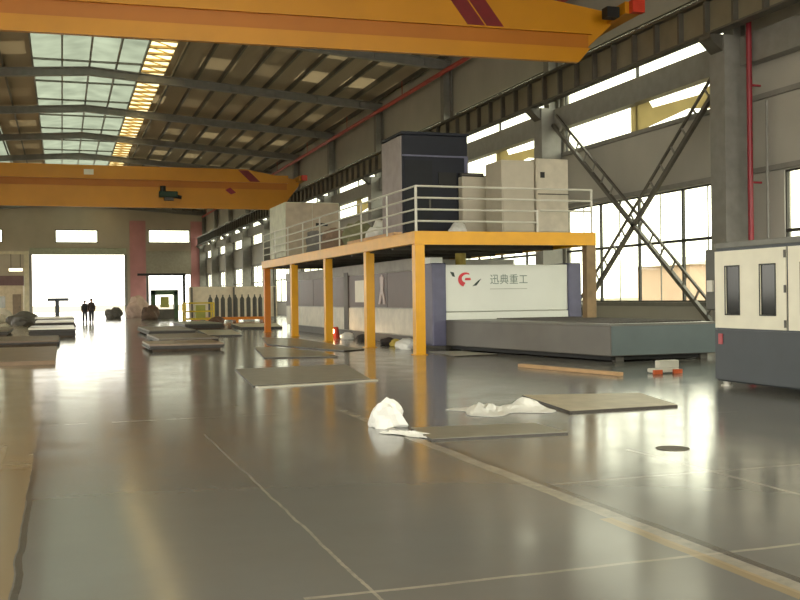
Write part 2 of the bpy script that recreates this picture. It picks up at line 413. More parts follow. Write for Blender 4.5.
# crane runway beam and rail
t = thing('crane_runway_beam', (19.5, 27, 9.72), 'long dark I-beam crane runway with web stiffeners along the right wall', 'beam')
b = BM(); box(b, 19.3, 19.7, -10, YB-.5, 9.73, 9.79); obj('bottom_flange', b, steel_d, t)
b = BM(); box(b, 19.25, 19.75, -10, YB-.5, 10.79, 10.85); obj('top_flange', b, steel_d, t)
b = BM(); box(b, 19.485, 19.515, -10, YB-.5, 9.79, 10.79); obj('web', b, mat('runway_web_tan', (128, 120, 100), .5, var=.15, scale=1), t)  # web is a lighter tan than the flanges
b = BM(); y = -9.6
while y < YB-1:
    box(b, 19.3, 19.484, y-.05, y+.05, 9.79, 10.79); y += 1.4
s_ = obj('web_stiffener', b, steel_d, t)
b = BM(); box(b, 19.46, 19.54, -10, YB-.5, 10.85, 10.99); obj('crane_rail', b, steel_d, t)
b = BM(); tube(b, (19.9, 24, 11.15), (19.9, YB-2, 11.15), .035, 6)
for k in range(42): box(b, 19.74, 19.93, 25+3*k-.03, 25+3*k+.03, 10.8, 11.16)
obj('conductor_bar', b, rail_w, t)

# cross braces
def brace(y0, z0, y1, z1, label):
    t = thing('lattice_brace', (20.25, (y0+y1)/2, min(z0, z1)), label, 'brace')
    P0, P1 = Vector((20.25, y0, z0)), Vector((20.25, y1, z1)); d = (P1-P0).normalized(); nrm = Vector((0, -d.z, d.y))
    if nrm.z < 0: nrm = -nrm
    w = .24
    b = BM(); bar(b, P0-nrm*w, P1-nrm*w, .14, .14); obj('lower_chord', b, steel_d, t)
    b = BM(); bar(b, P0+nrm*w, P1+nrm*w, .08, .08); obj('upper_chord', b, steel_d, t)
    L = (P1-P0).length; k = .6
    while k < L-.3:
        a = P0+d*k; b = BM(); bar(b, a-nrm*w, a+nrm*w, .05, .06); obj('lacing_bar', b, steel_g, t); k += .85
brace(27.55, .65, 38.75, 9.15, 'lattice brace rising away from the camera across the near window')
b_ = brace(37.7, .3, 27.45, 8.6, 'lattice brace rising toward the nearest column across the window')

# pipes
b = BM(); tube(b, (20.05, 10, 13.95), (20.05, 151, 13.95), .13, 10); 
for k in range(12): tube(b, (20.05, 20.6+12.6*k-.0, 13.95), (20.05, 20.6+12.6*k, 14.9), .025, 6)
tag(obj('fire_pipe', b, rail_r, smooth=False), 'long red fire pipe under the eaves of the right wall', 'pipe')
b = BM(); tube(b, (20.2, 25.8, 0), (20.2, 25.8, 10.6), .085, 10)
for z in (2, 5, 8): box(b, 20.2, 20.6, 25.76, 25.84, z-.03, z+.03)
tag(obj('downpipe', b, red_p), 'vertical red pipe beside the nearest grey steel column', 'pipe')
b = BM(); tube(b, (20.55, 25.45, 0), (20.55, 25.45, 7.5), .04, 8)
tag(obj('conduit', b, steel_g), 'thin grey conduit just right of the red pipe', 'pipe')

# ------------------------------------------------------------------ overhead cranes
def crane(y, zb, zt, label, g0, g1, stripes, rail=11.0):
    """box girder bridge crane: top chord, recessed groove between g0 and g1, lower chord plate in front"""
    t = thing('bridge_crane', (1, y, zb), label, 'crane')
    x0, x1 = -15.9, 18.35; h = zt-zb
    b = BM(); prism(b, [(x0, zb+.62*h), (x0+1.5, zb+.3), (x1-1.3, zb+.3), (x1, zb+.62*h), (x1, zb+.76*h), (x1-4.2, zt), (x0+4.2, zt), (x0, zb+.76*h)], 1, y-.42, y+.75)
    obj('main_girder', b, crane_y, t, bevel=.02)
    b = BM(); box(b, x0+.9, x1-.9, y-.6, y-.42, g1, zt-.42*(zt-g1)); prism(b, [(x0+3.5, zt-.42*(zt-g1)), (x1-3.0, zt-.42*(zt-g1)), (x1-4.3, zt-.02), (x0+4.8, zt-.02)], 1, y-.6, y-.42)
    obj('upper_web_plate', b, crane_y, t)
    b = BM(); prism(b, [(x0+1.7, zb), (x1-1.45, zb), (x1-1.0, g0), (x0+1.2, g0)], 1, y-.62, y-.42); obj('lower_web_plate', b, crane_y, t)
    b = BM(); box(b, x0+1, x1-1, y-.47, y-.42, g0, g1); obj('groove_panel', b, crane_shade, t, label='recessed band along the girder with its shade painted in as deeper orange')
    b = BM(); box(b, x1-.25, x1+.3, y-1.7, y+1.9, rail, rail+.4); obj('end_carriage', b, crane_y, t)
    b = BM(); box(b, x1-.1, x1+.35, y-1.95, y-1.7, rail, rail+.42); obj('buffer', b, mat('signal_red', (206, 58, 34), .4), t)
    for xs, w in stripes:
        b = BM(); prism(b, [(xs, zt-.1), (xs+w, zt-.1), (xs+w+.95, g1+.05), (xs+.95, g1+.05)], 1, y-.625, y-.603)
        obj('slanted_stripe', b, mat('dark_red_stripe', (120, 24, 26), .4), t)
    return t
c1 = crane(31, 9.55, 11.95, 'large yellow bridge crane spanning the hall, nearest, at the top', 10.05, 10.55, [(11.95, .6), (12.62, .6)])
c1.rotation_euler.z = -.05; c1.location.y += .85
c2 = crane(80, 8.75, 11.95, 'farther yellow bridge crane crossing above the end doorway', 10.35, 10.9, [(13.4, .8)])
b = BM(); box(b, 17.6, 18.05, 29.6, 30.0, 10.95, 11.3); obj('limit_switch', b, black, c1)
b = BM(); prism(b, [(12.35, 10.25), (12.75, 10.45), (13.2, 10.05), (12.8, 9.9)], 1, 79.34, 79.378); obj('red_mark', b, red_p, c2)
t = thing('hoist_trolley', (7.8, 79.0, 9.3), 'small dark green hoist hanging on the farther crane', 'hoist')
b = BM(); box(b, 7.2, 8.6, 78.75, 79.25, 9.55, 10.0); obj('hoist_body', b, mat('hoist_green', (26, 58, 44), .5), t, bevel=.05)
b = BM(); tube(b, (7.5, 79, 10.0), (7.5, 79, 10.4), .22, 12); tube(b, (7.4, 78.95, 9.8), (8.9, 78.95, 9.55), .14, 10); obj('drum', b, black, t)
b = BM(); box(b, 7.6, 8.3, 78.9, 79.28, 9.3, 9.55); obj('hook_block', b, steel_d, t)
b = BM(); box(b, 1.7, 2.4, 79.37, 79.398, 11.2, 11.6); obj('nameplate', b, cream_p, c2)

# ------------------------------------------------------------------ yellow mezzanine platform
PX0, PX1, PY0, PY1, PZ = 9.15, 14.75, 25.75, 47.9, 3.4
t = thing('mezzanine_platform', (12, 36, 0), 'yellow steel mezzanine platform on square posts over the laser machine', 'platform')
b = BM(); box(b, PX0+.15, PX1-.15, PY0+.15, PY1-.15, 3.26, 3.4); obj('deck', b, mat('deck_plate', (70, 62, 54), .6), t)
b = BM(); box(b, PX0, PX1, PY0, PY0+.15, 3.03, PZ); box(b, PX0, PX1, PY1-.15, PY1, 3.03, PZ); box(b, PX1-.15, PX1, PY0+.151, PY1-.151, 3.03, PZ)
obj('edge_beam', b, plat_y, t)
b = BM(); box(b, PX0, PX0+.15, PY0+.151, PY1-.151, 3.05, PZ); obj('side_beam', b, plat_y, t, bevel=.01)
b = BM(); y = 28.2
while y < 47: box(b, PX0+.16, PX1-.16, y-.06, y+.06, 3.0, 3.21); y += 2.2
obj('joist', b, steel_d, t)
CY = [25.92, 30.6, 35.8, 41.5, 47.4]
for i, y in enumerate(CY):
    b = BM(); box(b, 9.17, 9.45, y-.14, y+.14, 0, 3.04); box(b, 9.12, 9.50, y-.19, y+.19, 0, .02)
    obj('post', b, plat_y if i < 4 else plat_o, t, bevel=.01)
for y in (25.95, 47.4):
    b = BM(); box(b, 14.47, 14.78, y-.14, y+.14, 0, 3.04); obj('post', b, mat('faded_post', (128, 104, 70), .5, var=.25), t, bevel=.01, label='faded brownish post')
# guard rail
g = thing('guard_rail', (9.2, 30, PZ), 'pale pipe guard rail around the edge of the yellow platform', 'railing')
b = BM()
for k, z in enumerate((.28, .60, .92, 1.24)):
    tube(b, (9.22, PY0+.07, PZ+z), (9.22, PY1-.1, PZ+z), .028, 8)
obj('side_rail', b, rail_w, g)
b = BM()
for z in (.28, .60): tube(b, (9.22, PY0+.07, PZ+z), (12.9, PY0+.07, PZ+z), .028, 8)
for z in (.92, 1.24): tube(b, (9.22, PY0+.07, PZ+z), (14.65, PY0+.07, PZ+z), .028, 8)
tube(b, (13.0, PY0+.07, PZ+.62), (14.65, PY0+.07, PZ+.62), .028, 8)
obj('front_rail', b, rail_w, g)
for y in [25.82, 28.4, 31.1, 33.8, 36.6, 39.4, 42.2, 45, 47.7]:
    b = BM(); tube(b, (9.22, y, PZ), (9.22, y, PZ+1.26), .04 if y < 26 else .028, 8); obj('rail_post', b, rail_w, g)
for x in (12.9, 14.65):
    b = BM(); tube(b, (x, 25.82, PZ), (x, 25.82, PZ+1.26 if x > 14 else PZ+.64), .035, 8); obj('rail_post', b, rail_w, g)

def cabinet(name, x0, x1, y0, y1, z0, z1, mt, label, cat='cabinet', group=None, doors=1, vent=None, handle=True, side=None, plinth=True):
    t = thing(name, ((x0+x1)/2, (y0+y1)/2, z0), label, cat, group)
    pz = z0+.08 if plinth else z0
    if plinth:
        b = BM(); box(b, x0+.03, x1-.03, y0+.03, y1-.03, z0, pz); obj('plinth', b, steel_d, t)
    b = BM(); box(b, x0, x1, y0+.02, y1, pz, z1); obj('body', b, mt if side is None else side, t, bevel=.02)
    w = (x1-x0-.04)/doors
    for k in range(doors):
        b = BM(); a = x0+.02+k*w; box(b, a+.012, a+w-.012, y0-.012, y0+.02, pz+.03, z1-.03)
        d = obj('door', b, mt, t, bevel=.006)
        if handle:
            b = BM(); box(b, a+w-.14, a+w-.09, y0-.04, y0-.012, (z0+z1)/2-.12, (z0+z1)/2+.12); obj('handle', b, black, d)
    if vent:
        b = BM(); vx, vz, vw, vh = vent; box(b, vx, vx+vw, y0-.03, y0-.012, vz, vz+vh); obj('vent', b, black, t)
    return t
Z = 3.4
# far greenish white cabinet
cabinet('electrical_cabinet', 9.5, 12.0, 44.0, 47.5, Z, 5.92, mat('taupe_paint', (176, 162, 142), .5), 'wide taupe cabinet with pale green end at the far end of the platform', doors=2,
        vent=(10.9, 4.85, .55, .14), handle=False, side=mat('pale_green_white', (198, 200, 176), .45))
# navy cabin
t = thing('control_cabin', (11, 30, Z), 'tall navy blue cabin with grey side standing on the platform', 'cabin')
b = BM(); box(b, 9.93, 12.1, 29.0, 31.0, Z, 6.6); obj('body', b, navy, t, bevel=.03)
b = BM(); box(b, 9.90, 9.93, 29.05, 30.95, Z+.05, 6.55); obj('side_panel', b, mat('rosy_grey', (150, 140, 138), .5), t, label='pale grey side panel')
b = BM(); box(b, 9.93, 12.1, 28.97, 29.0, 5.92, 5.97); box(b, 11.98, 12.1, 28.97, 29.0, Z, 5.92); obj('trim_rail', b, slate, t)
b = BM(); box(b, 11.1, 11.7, 28.96, 28.99, 4.95, 5.45); obj('louvre', b, black, t)
b = BM(); box(b, 10.0, 10.9, 28.96, 28.998, Z+.1, 5.8); d = obj('door', b, mat('navy_door', (13, 18, 26), .65), t)
b = BM(); box(b, 10.78, 10.83, 28.93, 28.96, 4.3, 4.6); obj('handle', b, steel_d, d)
b = BM(); box(b, 9.9, 12.13, 28.95, 31.03, 6.6, 6.68); obj('roof_panel', b, navy, t)
# black cabinet at the navy cabin's foot, beige cabinets to its right
cabinet('switch_box', 11.75, 12.85, 28.6, 29.6-.65, Z, 5.3, beige_p, 'narrow beige cabinet directly right of the navy cabin', handle=False)
t = thing('lamp_bar', (12.2, 28.75, 5.31), 'small black bar lying on top of the narrow beige cabinet', 'bar')
b = BM(); box(b, 11.7, 12.5, 28.65, 28.85, 5.3, 5.42); obj('housing', b, black, t, bevel=.02)
b = BM(); box(b, 11.75, 12.45, 28.62, 28.65, 5.33, 5.39); obj('lens', b, steel_d, t)
cabinet('power_cabinet', 12.35, 13.42, 27.0, 28.2, Z, 5.62, beige_p, 'plain beige cabinet between the narrow one and the cabinet with a black vent', handle=False)
cabinet('power_cabinet', 13.44, 14.5, 26.9, 28.2, Z, 5.68, mat('light_beige', (192, 184, 166), .45), 'pale beige cabinet with small black vent at the platform corner', vent=(13.55, 5.1, .14, .17), handle=False)
b = BM(); box(b, 13.46, 14.48, 26.87, 26.89, 4.6, 4.63); obj('seam', b, steel_d, [o for o in C.objects if o.get('label', '').startswith('pale beige cabinet')][0])

def lump(name, cx, cy, z0, sx, sy, sz, mt, label, cat, group=None, seed=0, n=3, peak=0):
    rnd = random.Random(seed); b = BM(); bmesh.ops.create_icosphere(b, subdivisions=n, radius=1)
    ph = [(rnd.uniform(2, 5), rnd.uniform(2, 5), rnd.uniform(2, 5), rnd.uniform(0, 6)) for _ in range(4)]
    for v in b.verts:
        c = v.co.copy(); f = 1+sum(.09*math.sin(a*c.x+bb*c.y+cc*c.z+d) for a, bb, cc, d in ph)+rnd.uniform(-.06, .06)
        c *= f; zz = max(0, (c.z+.45)/1.45)
        if peak: c.x *= (1-.5*peak*zz); c.y *= (1-.5*peak*zz)
        v.co = Vector((cx+c.x*sx, cy+c.y*sy, z0+zz*sz))
    return tag(obj(name, b, mt), label, cat, group)
# things lying on the deck
for i, (x, y, sx, sz, mt, nm, lb, ct) in enumerate([
        (10.2, 34.8, .5, .95, mat('olive_tarp', (128, 128, 96), .8), 'tarpaulin', 'olive tarpaulin heap on the deck left of the navy cabin', 'tarpaulin'),
        (10.25, 32.4, .38, .75, plastic, 'plastic_bundle', 'white plastic bundle on the deck beside the navy cabin', 'bundle'),
        (10.2, 37.8, .6, .9, mat('brown_wrap', (140, 118, 100), .8), 'wrapped_bundle', 'brown wrapped bundle on the deck behind the rail', 'bundle'),
        (11.4, 28.2, .25, .42, plastic, 'white_rag', 'small crumpled white rag in front of the navy cabin', 'rag'),
        (10.2, 40.8, .5, 1.0, mat('grey_wrap', (122, 120, 116), .8), 'wrapped_motor', 'grey wrapped motor on the deck nearest the taupe cabinet', 'motor')]):
    lump(nm, x, y, Z, sx, .45, sz, mt, lb, ct, seed=i)
b = BM(); box(b, 9.5, 9.75, 28.6, 33.8, Z, Z+.16); tag(obj('timber_plank', b, mat('fresh_timber', (206, 160, 112), .6)), 'light timber plank lying along the deck edge behind the rail', 'plank')

# ------------------------------------------------------------------ laser cutting machine under the platform
t = thing('laser_cutting_machine', (13, 37, 0), 'long white and brown enclosed laser cutting machine under the yellow platform', 'machine')
b = BM(); box(b, 10.85, 14.2, 30.2, 50.0, .3, 2.8); box(b, 11.0, 15.1, 28.1, 30.2, .3, 2.5); obj('enclosure', b, mat('enclosure_grey', (180, 178, 166), .5), t)
b = BM(); box(b, 10.8, 10.85, 29.3, 50.0, .33, 1.2); obj('lower_panel', b, mat('lower_side_panel', (216, 210, 192), .4), t, bevel=.01)
for i, (ya, yb) in enumerate(((29.3, 33.3), (33.35, 38.3), (38.9, 44.2), (44.25, 50.0))):
    b = BM(); box(b, 10.8, 10.85, ya, yb, 1.24, 2.45); obj('side_window', b, dusk, t, label='dark brown tinted side panel')
b = BM(); box(b, 10.78, 10.85, 29.3, 50.0, 2.47, 2.85); obj('header_panel', b, mat('header_grey', (150, 146, 136), .5), t)
b = BM(); box(b, 10.76, 10.85, 38.3, 38.9, .33, 2.6); obj('divider_post', b, steel_d, t)
b = BM(); box(b, 10.77, 10.8, 35.75, 37.3, 1.42, 2.25); obj('notice_board', b, cream_p, t, label='cream notice panel')
b = BM()
prism(b, [(33.5, 1.35), (33.75, 1.35), (33.85, 1.75), (34.1, 1.35), (34.3, 1.35), (34.05, 1.9), (34.1, 2.3), (33.9, 2.4), (33.7, 2.3), (33.75, 1.9)], 0, 10.77, 10.8)
obj('side_decal', b, mat('pinkish_decal', (206, 190, 184), .5), t, label='pale figure shaped decal')
b = BM(); box(b, 10.45, 10.9, 27.9, 29.2, .12, 2.6); obj('corner_pillar', b, slate, t, label='slate violet corner pillar', bevel=.04)
b = BM(); box(b, 15.0, 15.45, 27.9, 29.2, .12, 2.6); obj('corner_pillar', b, slate, t, label='slate violet corner pillar', bevel=.04)
b = BM(); box(b, 10.9, 15.0, 27.98, 28.1, 1.14, 2.55); obj('front_panel', b, white_p, t, label='white front panel with emblem and lettering', bevel=.02)
b = BM(); box(b, 10.9, 15.0, 27.94, 28.1, .72, 1.12); obj('front_skirt', b, white_p, t, bevel=.02)
b = BM(); box(b, 10.5, 10.9, 28.2, 29.6, 2.6, 2.78); obj('corner_cap', b, white_p, t)
b = BM(); box(b, 11.0, 14.1, 28.3, 50, 0, .3); obj('base_frame', b, steel_d, t)
fp = [o for o in C.objects if o.name.startswith('front_panel')][0]
# emblem: red crescent swoosh between two dark flicks
b = BM(); cx, cz = 11.55, 2.10; pts = []
for k in range(13):
    a = math.radians(60+k*16); pts.append((cx+.24*math.cos(a)*1.0, cz+.22*math.sin(a)))
for k in range(12, -1, -1):
    a = math.radians(60+k*16); pts.append((cx+.05+.17*math.cos(a), cz+.03+.13*math.sin(a)))
prism(b, pts, 1, 27.968, 27.98); prism(b, [(cx-.02, cz-.02), (cx+.18, cz-.02), (cx+.16, cz+.05), (cx, cz+.05)], 1, 27.968, 27.98)
obj('emblem', b, mat('emblem_red', (206, 36, 50), .4), fp)
b = BM(); prism(b, [(cx-.50, cz+.24), (cx-.38, cz+.22), (cx-.34, cz+.08), (cx-.42, cz+.10)], 1, 27.968, 27.98); obj('emblem_flick', b, mat('emblem_green_black', (30, 50, 40), .4), fp); b = BM()
prism(b, [(cx+.22, cz-.2), (cx+.36, cz-.18), (cx+.52, cz+.03), (cx+.42, cz-.03)], 1, 27.968, 27.98)
obj('emblem_flick', b, mat('emblem_green_black', (30, 50, 40), .4), fp)
def text_part(s, x, y, z, size, mt, parent, name, w=None):
    cu = bpy.data.curves.new('txt', 'FONT'); cu.body = s; cu.size = size; cu.extrude = .004; cu.space_character = 1.08
    tmp = bpy.data.objects.new('txt', cu); C.objects.link(tmp); bpy.context.view_layer.update()
    me = bpy.data.meshes.new_from_object(tmp.evaluated_get(bpy.context.evaluated_depsgraph_get()))
    C.objects.unlink(tmp); bpy.data.objects.remove(tmp)
    if w:
        xs = [v.co.x for v in me.vertices]; k = w/max(.01, (max(xs)-min(xs)))
        for v in me.vertices: v.co.x *= k
    org = ORG[parent.name]; R = Matrix.Rotation(math.pi/2, 4, 'X')
    for v in me.vertices: v.co = (R @ v.co)+Vector((x, y, z))-org
    me.materials.clear(); me.materials.append(mt)
    o = bpy.data.objects.new(name, me); o.parent = parent; C.objects.link(o); return o
ink = mat('lettering_grey_green', (120, 138, 124), .5)
text_part('迅典重工', 12.35, 27.972, 1.98, .33, ink, fp, 'lettering', 1.25)
b = BM(); box(b, 12.36, 13.6, 27.974, 27.98, 1.80, 1.82); obj('underline', b, mat('thin_grey', (170, 172, 160), .5), fp)
# items between the enclosure and posts
t2 = thing('yellow_lift_motor', (12.0, 29.2, 2.5), 'small yellow motor on top of the white machine front', 'motor')
b = BM(); tube(b, (11.9, 29.2, 2.5), (11.9, 29.2, 2.95), .17, 12); obj('motor_can', b, mat('dull_yellow', (176, 156, 60), .5), t2)
b = BM(); box(b, 11.7, 12.1, 29.0, 29.4, 2.5, 2.56); obj('mount', b, steel_d, t2)

# exchange table in front of the machine
t = thing('exchange_table', (12.9, 24, 0), 'long low grey shuttle table standing in front of the white machine', 'table')
b = BM(); prism(b, [(10.85, 27.85), (14.3, 27.85), (14.3, 25.5), (15.1, 25.5), (15.1, 20.6), (12.15, 20.6)], 2, .14, .86); obj('table_body', b, table_m, t, bevel=.02)
b = BM(); prism(b, [(12.17, 20.57), (15.08, 20.57), (15.08, 20.6), (12.17, 20.6)], 2, .16, .85); obj('end_panel', b, table_b, t, label='end panel with the cooler light on that face painted in blue grey')
b = BM(); prism(b, [(10.85, 27.85), (14.3, 27.85), (14.3, 25.5), (15.1, 25.5), (15.1, 20.6), (12.15, 20.6)], 2, .86, .9); obj('table_rim', b, mat('table_rim_grey', (104, 102, 94), .35), t)
b = BM(); prism(b, [(11.0, 27.8), (14.2, 27.8), (14.2, 25.4), (15.0, 25.4), (15.0, 20.9), (12.35, 20.9)], 2, .03, .14); obj('under_frame', b, black, t)
for x, y in ((11.25, 27.3), (12.55, 20.95), (14.9, 20.95), (14.1, 27.3)):
    b = BM(); box(b, x-.1, x+.1, y-.1, y+.1, 0, .14); obj('leg', b, steel_d, t)
b = BM(); prism(b, [(11.58, 24.0), (11.55, 24.14), (11.52, 24.13), (11.55, 23.99)], 2, .5, .8); obj('label_plate', b, cream_p, t)
b = BM()
for k in range(24):
    x = 12.4+k*.11; box(b, x-.006, x+.006, 21.0, 27.6, .9, .93)
obj('slat', b, steel_d, t)

# ------------------------------------------------------------------ white and charcoal machine at the right edge
t = thing('enclosed_cutting_machine', (12, 12.2, 0), 'white and charcoal enclosed machine with narrow dark windows at the right edge', 'machine')
MX = 10.7
b = BM(); box(b, MX+.03, 13.6, 9.6, 14.66, .08, 2.4); obj('body', b, charcoal, t, bevel=.03)
b = BM(); box(b, MX+.02, 13.6, 9.6, 14.68, 2.36, 2.46); obj('top_band', b, mat('top_band_grey', (112, 112, 104), .4), t, bevel=.01)
def door_panel(ya, yb):
    b = BM()                                    # white panel with two cut-outs, built as a frame of boxes
    z0, z1 = 1.0, 2.31; w0, w1 = 1.24, 2.04
    ya_, yb_ = ya, yb; L = yb-ya
    wy = [(yb-.29-.36, yb-.29), (yb-1.18-.36, yb-1.18)]
    ys = [ya, wy[1][0], wy[1][1], wy[0][0], wy[0][1], yb]
    for i in (0, 2, 4): box(b, MX, MX+.03, ys[i], ys[i+1], w0, w1)
    box(b, MX, MX+.03, ya, yb, z0, w0); box(b, MX, MX+.03, ya, yb, w1, z1)
    d = obj('door', b, cream_p, t)
    for a, c in wy:
        b = BM(); box(b, MX+.018, MX+.029, a, c, w0, w1); obj('window_pane', b, mat('dark_safety_glass', (18, 22, 22), .12, spec=.35), d)
        b = BM()
        for q in ((a-.02, a, w0-.02, w1+.02), (c, c+.02, w0-.02, w1+.02), (a, c, w0-.02, w0), (a, c, w1, w1+.02)): box(b, MX-.008, MX, *q)
        obj('window_gasket', b, black, d)
    for z in (1.1, 1.65, 2.2):
        b = BM(); tube(b, (MX-.02, ya-.01, z-.06), (MX-.02, ya-.01, z+.06), .02, 8); obj('hinge', b, steel_d, d)
door_panel(12.86, 14.64); door_panel(11.0, 12.80); door_panel(9.6, 10.94)
b = BM(); box(b, MX+.01, MX+.035, 9.6, 14.66, .12, .97); obj('lower_panel', b, charcoal, t)
b = BM(); box(b, MX-.01, MX+.01, 14.45, 14.55, .72, .90); obj('indicator', b, mat('faded_red', (170, 80, 84), .5), t)
for y in (14.5, 12.1, 9.8):
    b = BM(); tube(b, (MX+.12, y, 0), (MX+.12, y, .1), .06, 10); tube(b, (MX+.12, y, .0), (MX+.12, y, .02), .1, 10); obj('foot', b, rail_w, t)
b = BM(); box(b, MX+.05, MX+.6, 14.66, 14.98, 1.3, 2.36); obj('side_box', b, mat('side_box_grey', (84, 84, 78), .5), t, bevel=.02)
b = BM(); box(b, MX+.02, MX+.05, 14.74, 14.9, 1.62, 1.82); obj('handle', b, rail_w, t)

# ------------------------------------------------------------------ steel sheets and litter on the floor
def sheet(pts, z0, th, mt, label, name='steel_sheet', group=None, tilt=0):
    t = thing(name, (sum(p[0] for p in pts)/len(pts), sum(p[1] for p in pts)/len(pts), z0), label, 'metal sheet', group)
    b = BM(); prism(b, pts, 2, z0, z0+th); obj('plate', b, edge_m, t)
    b = BM(); cx, cy = t.location.x, t.location.y
    q = [(cx+(x-cx)*.995, cy+(y-cy)*.995) for x, y in pts]; prism(b, q, 2, z0+th, z0+th+.004); obj('top_face', b, mt, t)
    return t
sheet([(3.86, 10.39), (5.49, 10.27), (5.52, 11.2), (3.96, 11.38)], 0, .02, sheet_m, 'thin greenish grey steel sheet between the two plastic heaps, nearest')
sheet([(6.47, 12.05), (8.2, 12.1), (8.66, 13.8), (6.84, 14.3)], 0, .03, mat('sheet_warm', (190, 180, 156), .4, .1), 'pale tan steel sheet with dark edge right of the crumpled film')
sheet([(3.27, 18.07), (5.65, 18.54), (6.36, 22.9), (3.68, 22.6)], 0, .02, mat('sheet_gg', (152, 150, 142), .35, .2), 'large grey sheet lying before the nearest yellow posts')
b = BM(); bar(b, (3.3, 17.85, .012), (5.7, 18.35, .012), .16, .02); tag(obj('painted_glint', b, sheet_l), 'painted reflection of light along the near edge of the large grey sheet', 'painted reflection')  # thin pale bar standing in for light reflected off the plate
sheet([(6.7, 34.2), (7.9, 28.6), (8.7, 29.2), (8.7, 38.5), (7.7, 40.4)], 0, .03, sheet_m, 'long grey sheet on the floor left of the yellow posts')
sheet([(5.1, 26.5), (7.0, 26.0), (7.2, 28.5), (6.5, 32.0), (5.9, 32.2)], 0, .03, sheet_m, 'thin grey sheet between the large sheet and the yellow posts')
sheet([(5.9, 43.0), (7.3, 42.8), (8.0, 50.0), (6.4, 50.5)], 0, .08, sheet_l, 'pale sheet pile left of the third yellow post')
sheet([(8.9, 52.5), (11.0, 52.0), (12.3, 60.0), (9.6, 60.2)], 0, .12, mat('sheet_pale2', (186, 176, 150), .4), 'pale sheet pile just beyond the end of the platform')
sheet([(9.75, 24.5), (11.1, 24.7), (10.8, 26.6), (9.9, 26.8)], 0, .03, sheet_l, 'small bright sheet at the foot of the first yellow post')
b = BM(); bar(b, (9.68, 20.3, .04), (10.3, 17.1, .04), .14, .07); tag(obj('timber_strip', b, mat('tan_strip', (186, 150, 108), .6)), 'tan strip on the floor in front of the shuttle table', 'strip')
def stack(x0, x1, y0, y1, n, label, mt, mt2, h=.05, skid=True):
    t = thing('sheet_stack', ((x0+x1)/2, (y0+y1)/2, 0), label, 'sheet stack')
    if skid:
        L = max(1, int((y1-y0)/1.2))
        for k in range(L+1):
            y = y0+.1+(y1-y0-.2)*k/L; b = BM(); box(b, x0+.1, x1-.1, y-.06, y+.06, 0, .07); obj('skid', b, timber, t)
    z = .07 if skid else 0
    for k in range(n):
        dx = random.uniform(-.05, .05); dy = random.uniform(-.12, .12)
        b = BM(); box(b, x0+dx, x1+dx, y0+dy, y1+dy, z, z+h); obj('sheet', b, mt if k == n-1 else mt2, t); z += h+.002
    return t
stack(2.55, 4.85, 31.9, 34.8, 3, 'stack of brown plates on timber skids right of the walkway, nearest', mat('plate_brown', (142, 122, 100), .4), edge_m)
stack(3.3, 5.4, 36.5, 42.0, 3, 'stack of dull plates behind the nearest brown stack', mat('plate_dull', (122, 112, 98), .4), edge_m)
stack(3.6, 5.6, 45.0, 52.0, 4, 'low stack of plates farther along the right of the walkway', mat('plate_gr', (118, 114, 104), .4), edge_m)
stack(6.2, 8.2, 54.0, 60.0, 5, 'long plate stack in front of the yellow cart', mat('plate_green', (120, 122, 104), .4), edge_m)
stack(-2.6, -.2, 27.0, 35.5, 1, 'wide low brown stack at the left edge, nearest', mat('plate_left', (122, 98, 70), .45), edge_m, h=.10, skid=False)
stack(-2.4, -.1, 38.6, 44.0, 2, 'dark low stack behind the wide brown one on the left', mat('plate_left2', (112, 92, 70), .45), edge_m, h=.06)
stack(-1.4, .55, 47.0, 52.0, 5, 'dark sided stack topped with a bright sheet left of the walkway', sheet_l, edge_m, h=.07)
stack(-1.3, .65, 56.0, 60.5, 6, 'second bright topped stack left of the walkway', sheet_l, edge_m, h=.08)
stack(-1.6, .7, 66.0, 70.0, 6, 'farthest bright topped stack left of the walkway', sheet_l, edge_m, h=.09)
stack(-5.0, -2.4, 50.0, 55.0, 3, 'dark stack at the far left picture edge', mat('plate_left3', (120, 108, 84), .5), edge_m, h=.08)

# white plastic heaps
lump('plastic_bag', 3.78, 11.75, 0, .25, .22, .34, plastic, 'bulging white plastic bag standing on the floor, left of the thin sheet', 'bag', seed=21, peak=.8)
def film(name, cx, cy, L, Wd, hs, label, seed, rot=0):
    rnd = random.Random(seed); b = BM(); nx, ny = 22, 12; g = []
    for i in range(nx+1):
        r = []
        for j in range(ny+1):
            u, v = i/nx, j/ny; e = math.sin(math.pi*u)**.4*math.sin(math.pi*v)**.5
            z = .012+e*(sum(h*math.exp(-((u-a)**2/.012+(v-c)**2/.05)) for a, c, h in hs)+rnd.uniform(0, .035))
            x = (u-.5)*L*(1+.15*math.sin(v*7)); y = (v-.5)*Wd*(1+.3*math.sin(u*9)); ca, sa = math.cos(rot), math.sin(rot)
            r.append(b.verts.new((cx+x*ca-y*sa, cy+x*sa+y*ca, z)))
        g.append(r)
    for i in range(nx):
        for j in range(ny): b.faces.new((g[i][j], g[i+1][j], g[i+1][j+1], g[i][j+1]))
    o = tag(obj(name, b, plastic), label, 'plastic film')
    s = o.modifiers.new('solid', 'SOLIDIFY'); s.thickness = .006
    return o
film('plastic_film', 5.75, 12.7, 1.15, .9, [(.15, .5, .14), (.35, .6, .08), (.85, .45, .2), (.65, .4, .06)], 'crumpled white plastic film on the floor between the two sheets', 5, .1)
film('plastic_strip', 3.78, 10.95, .22, .6, [(.5, .3, .03)], 'narrow white plastic strip at the left end of the thin sheet', 9, .5)
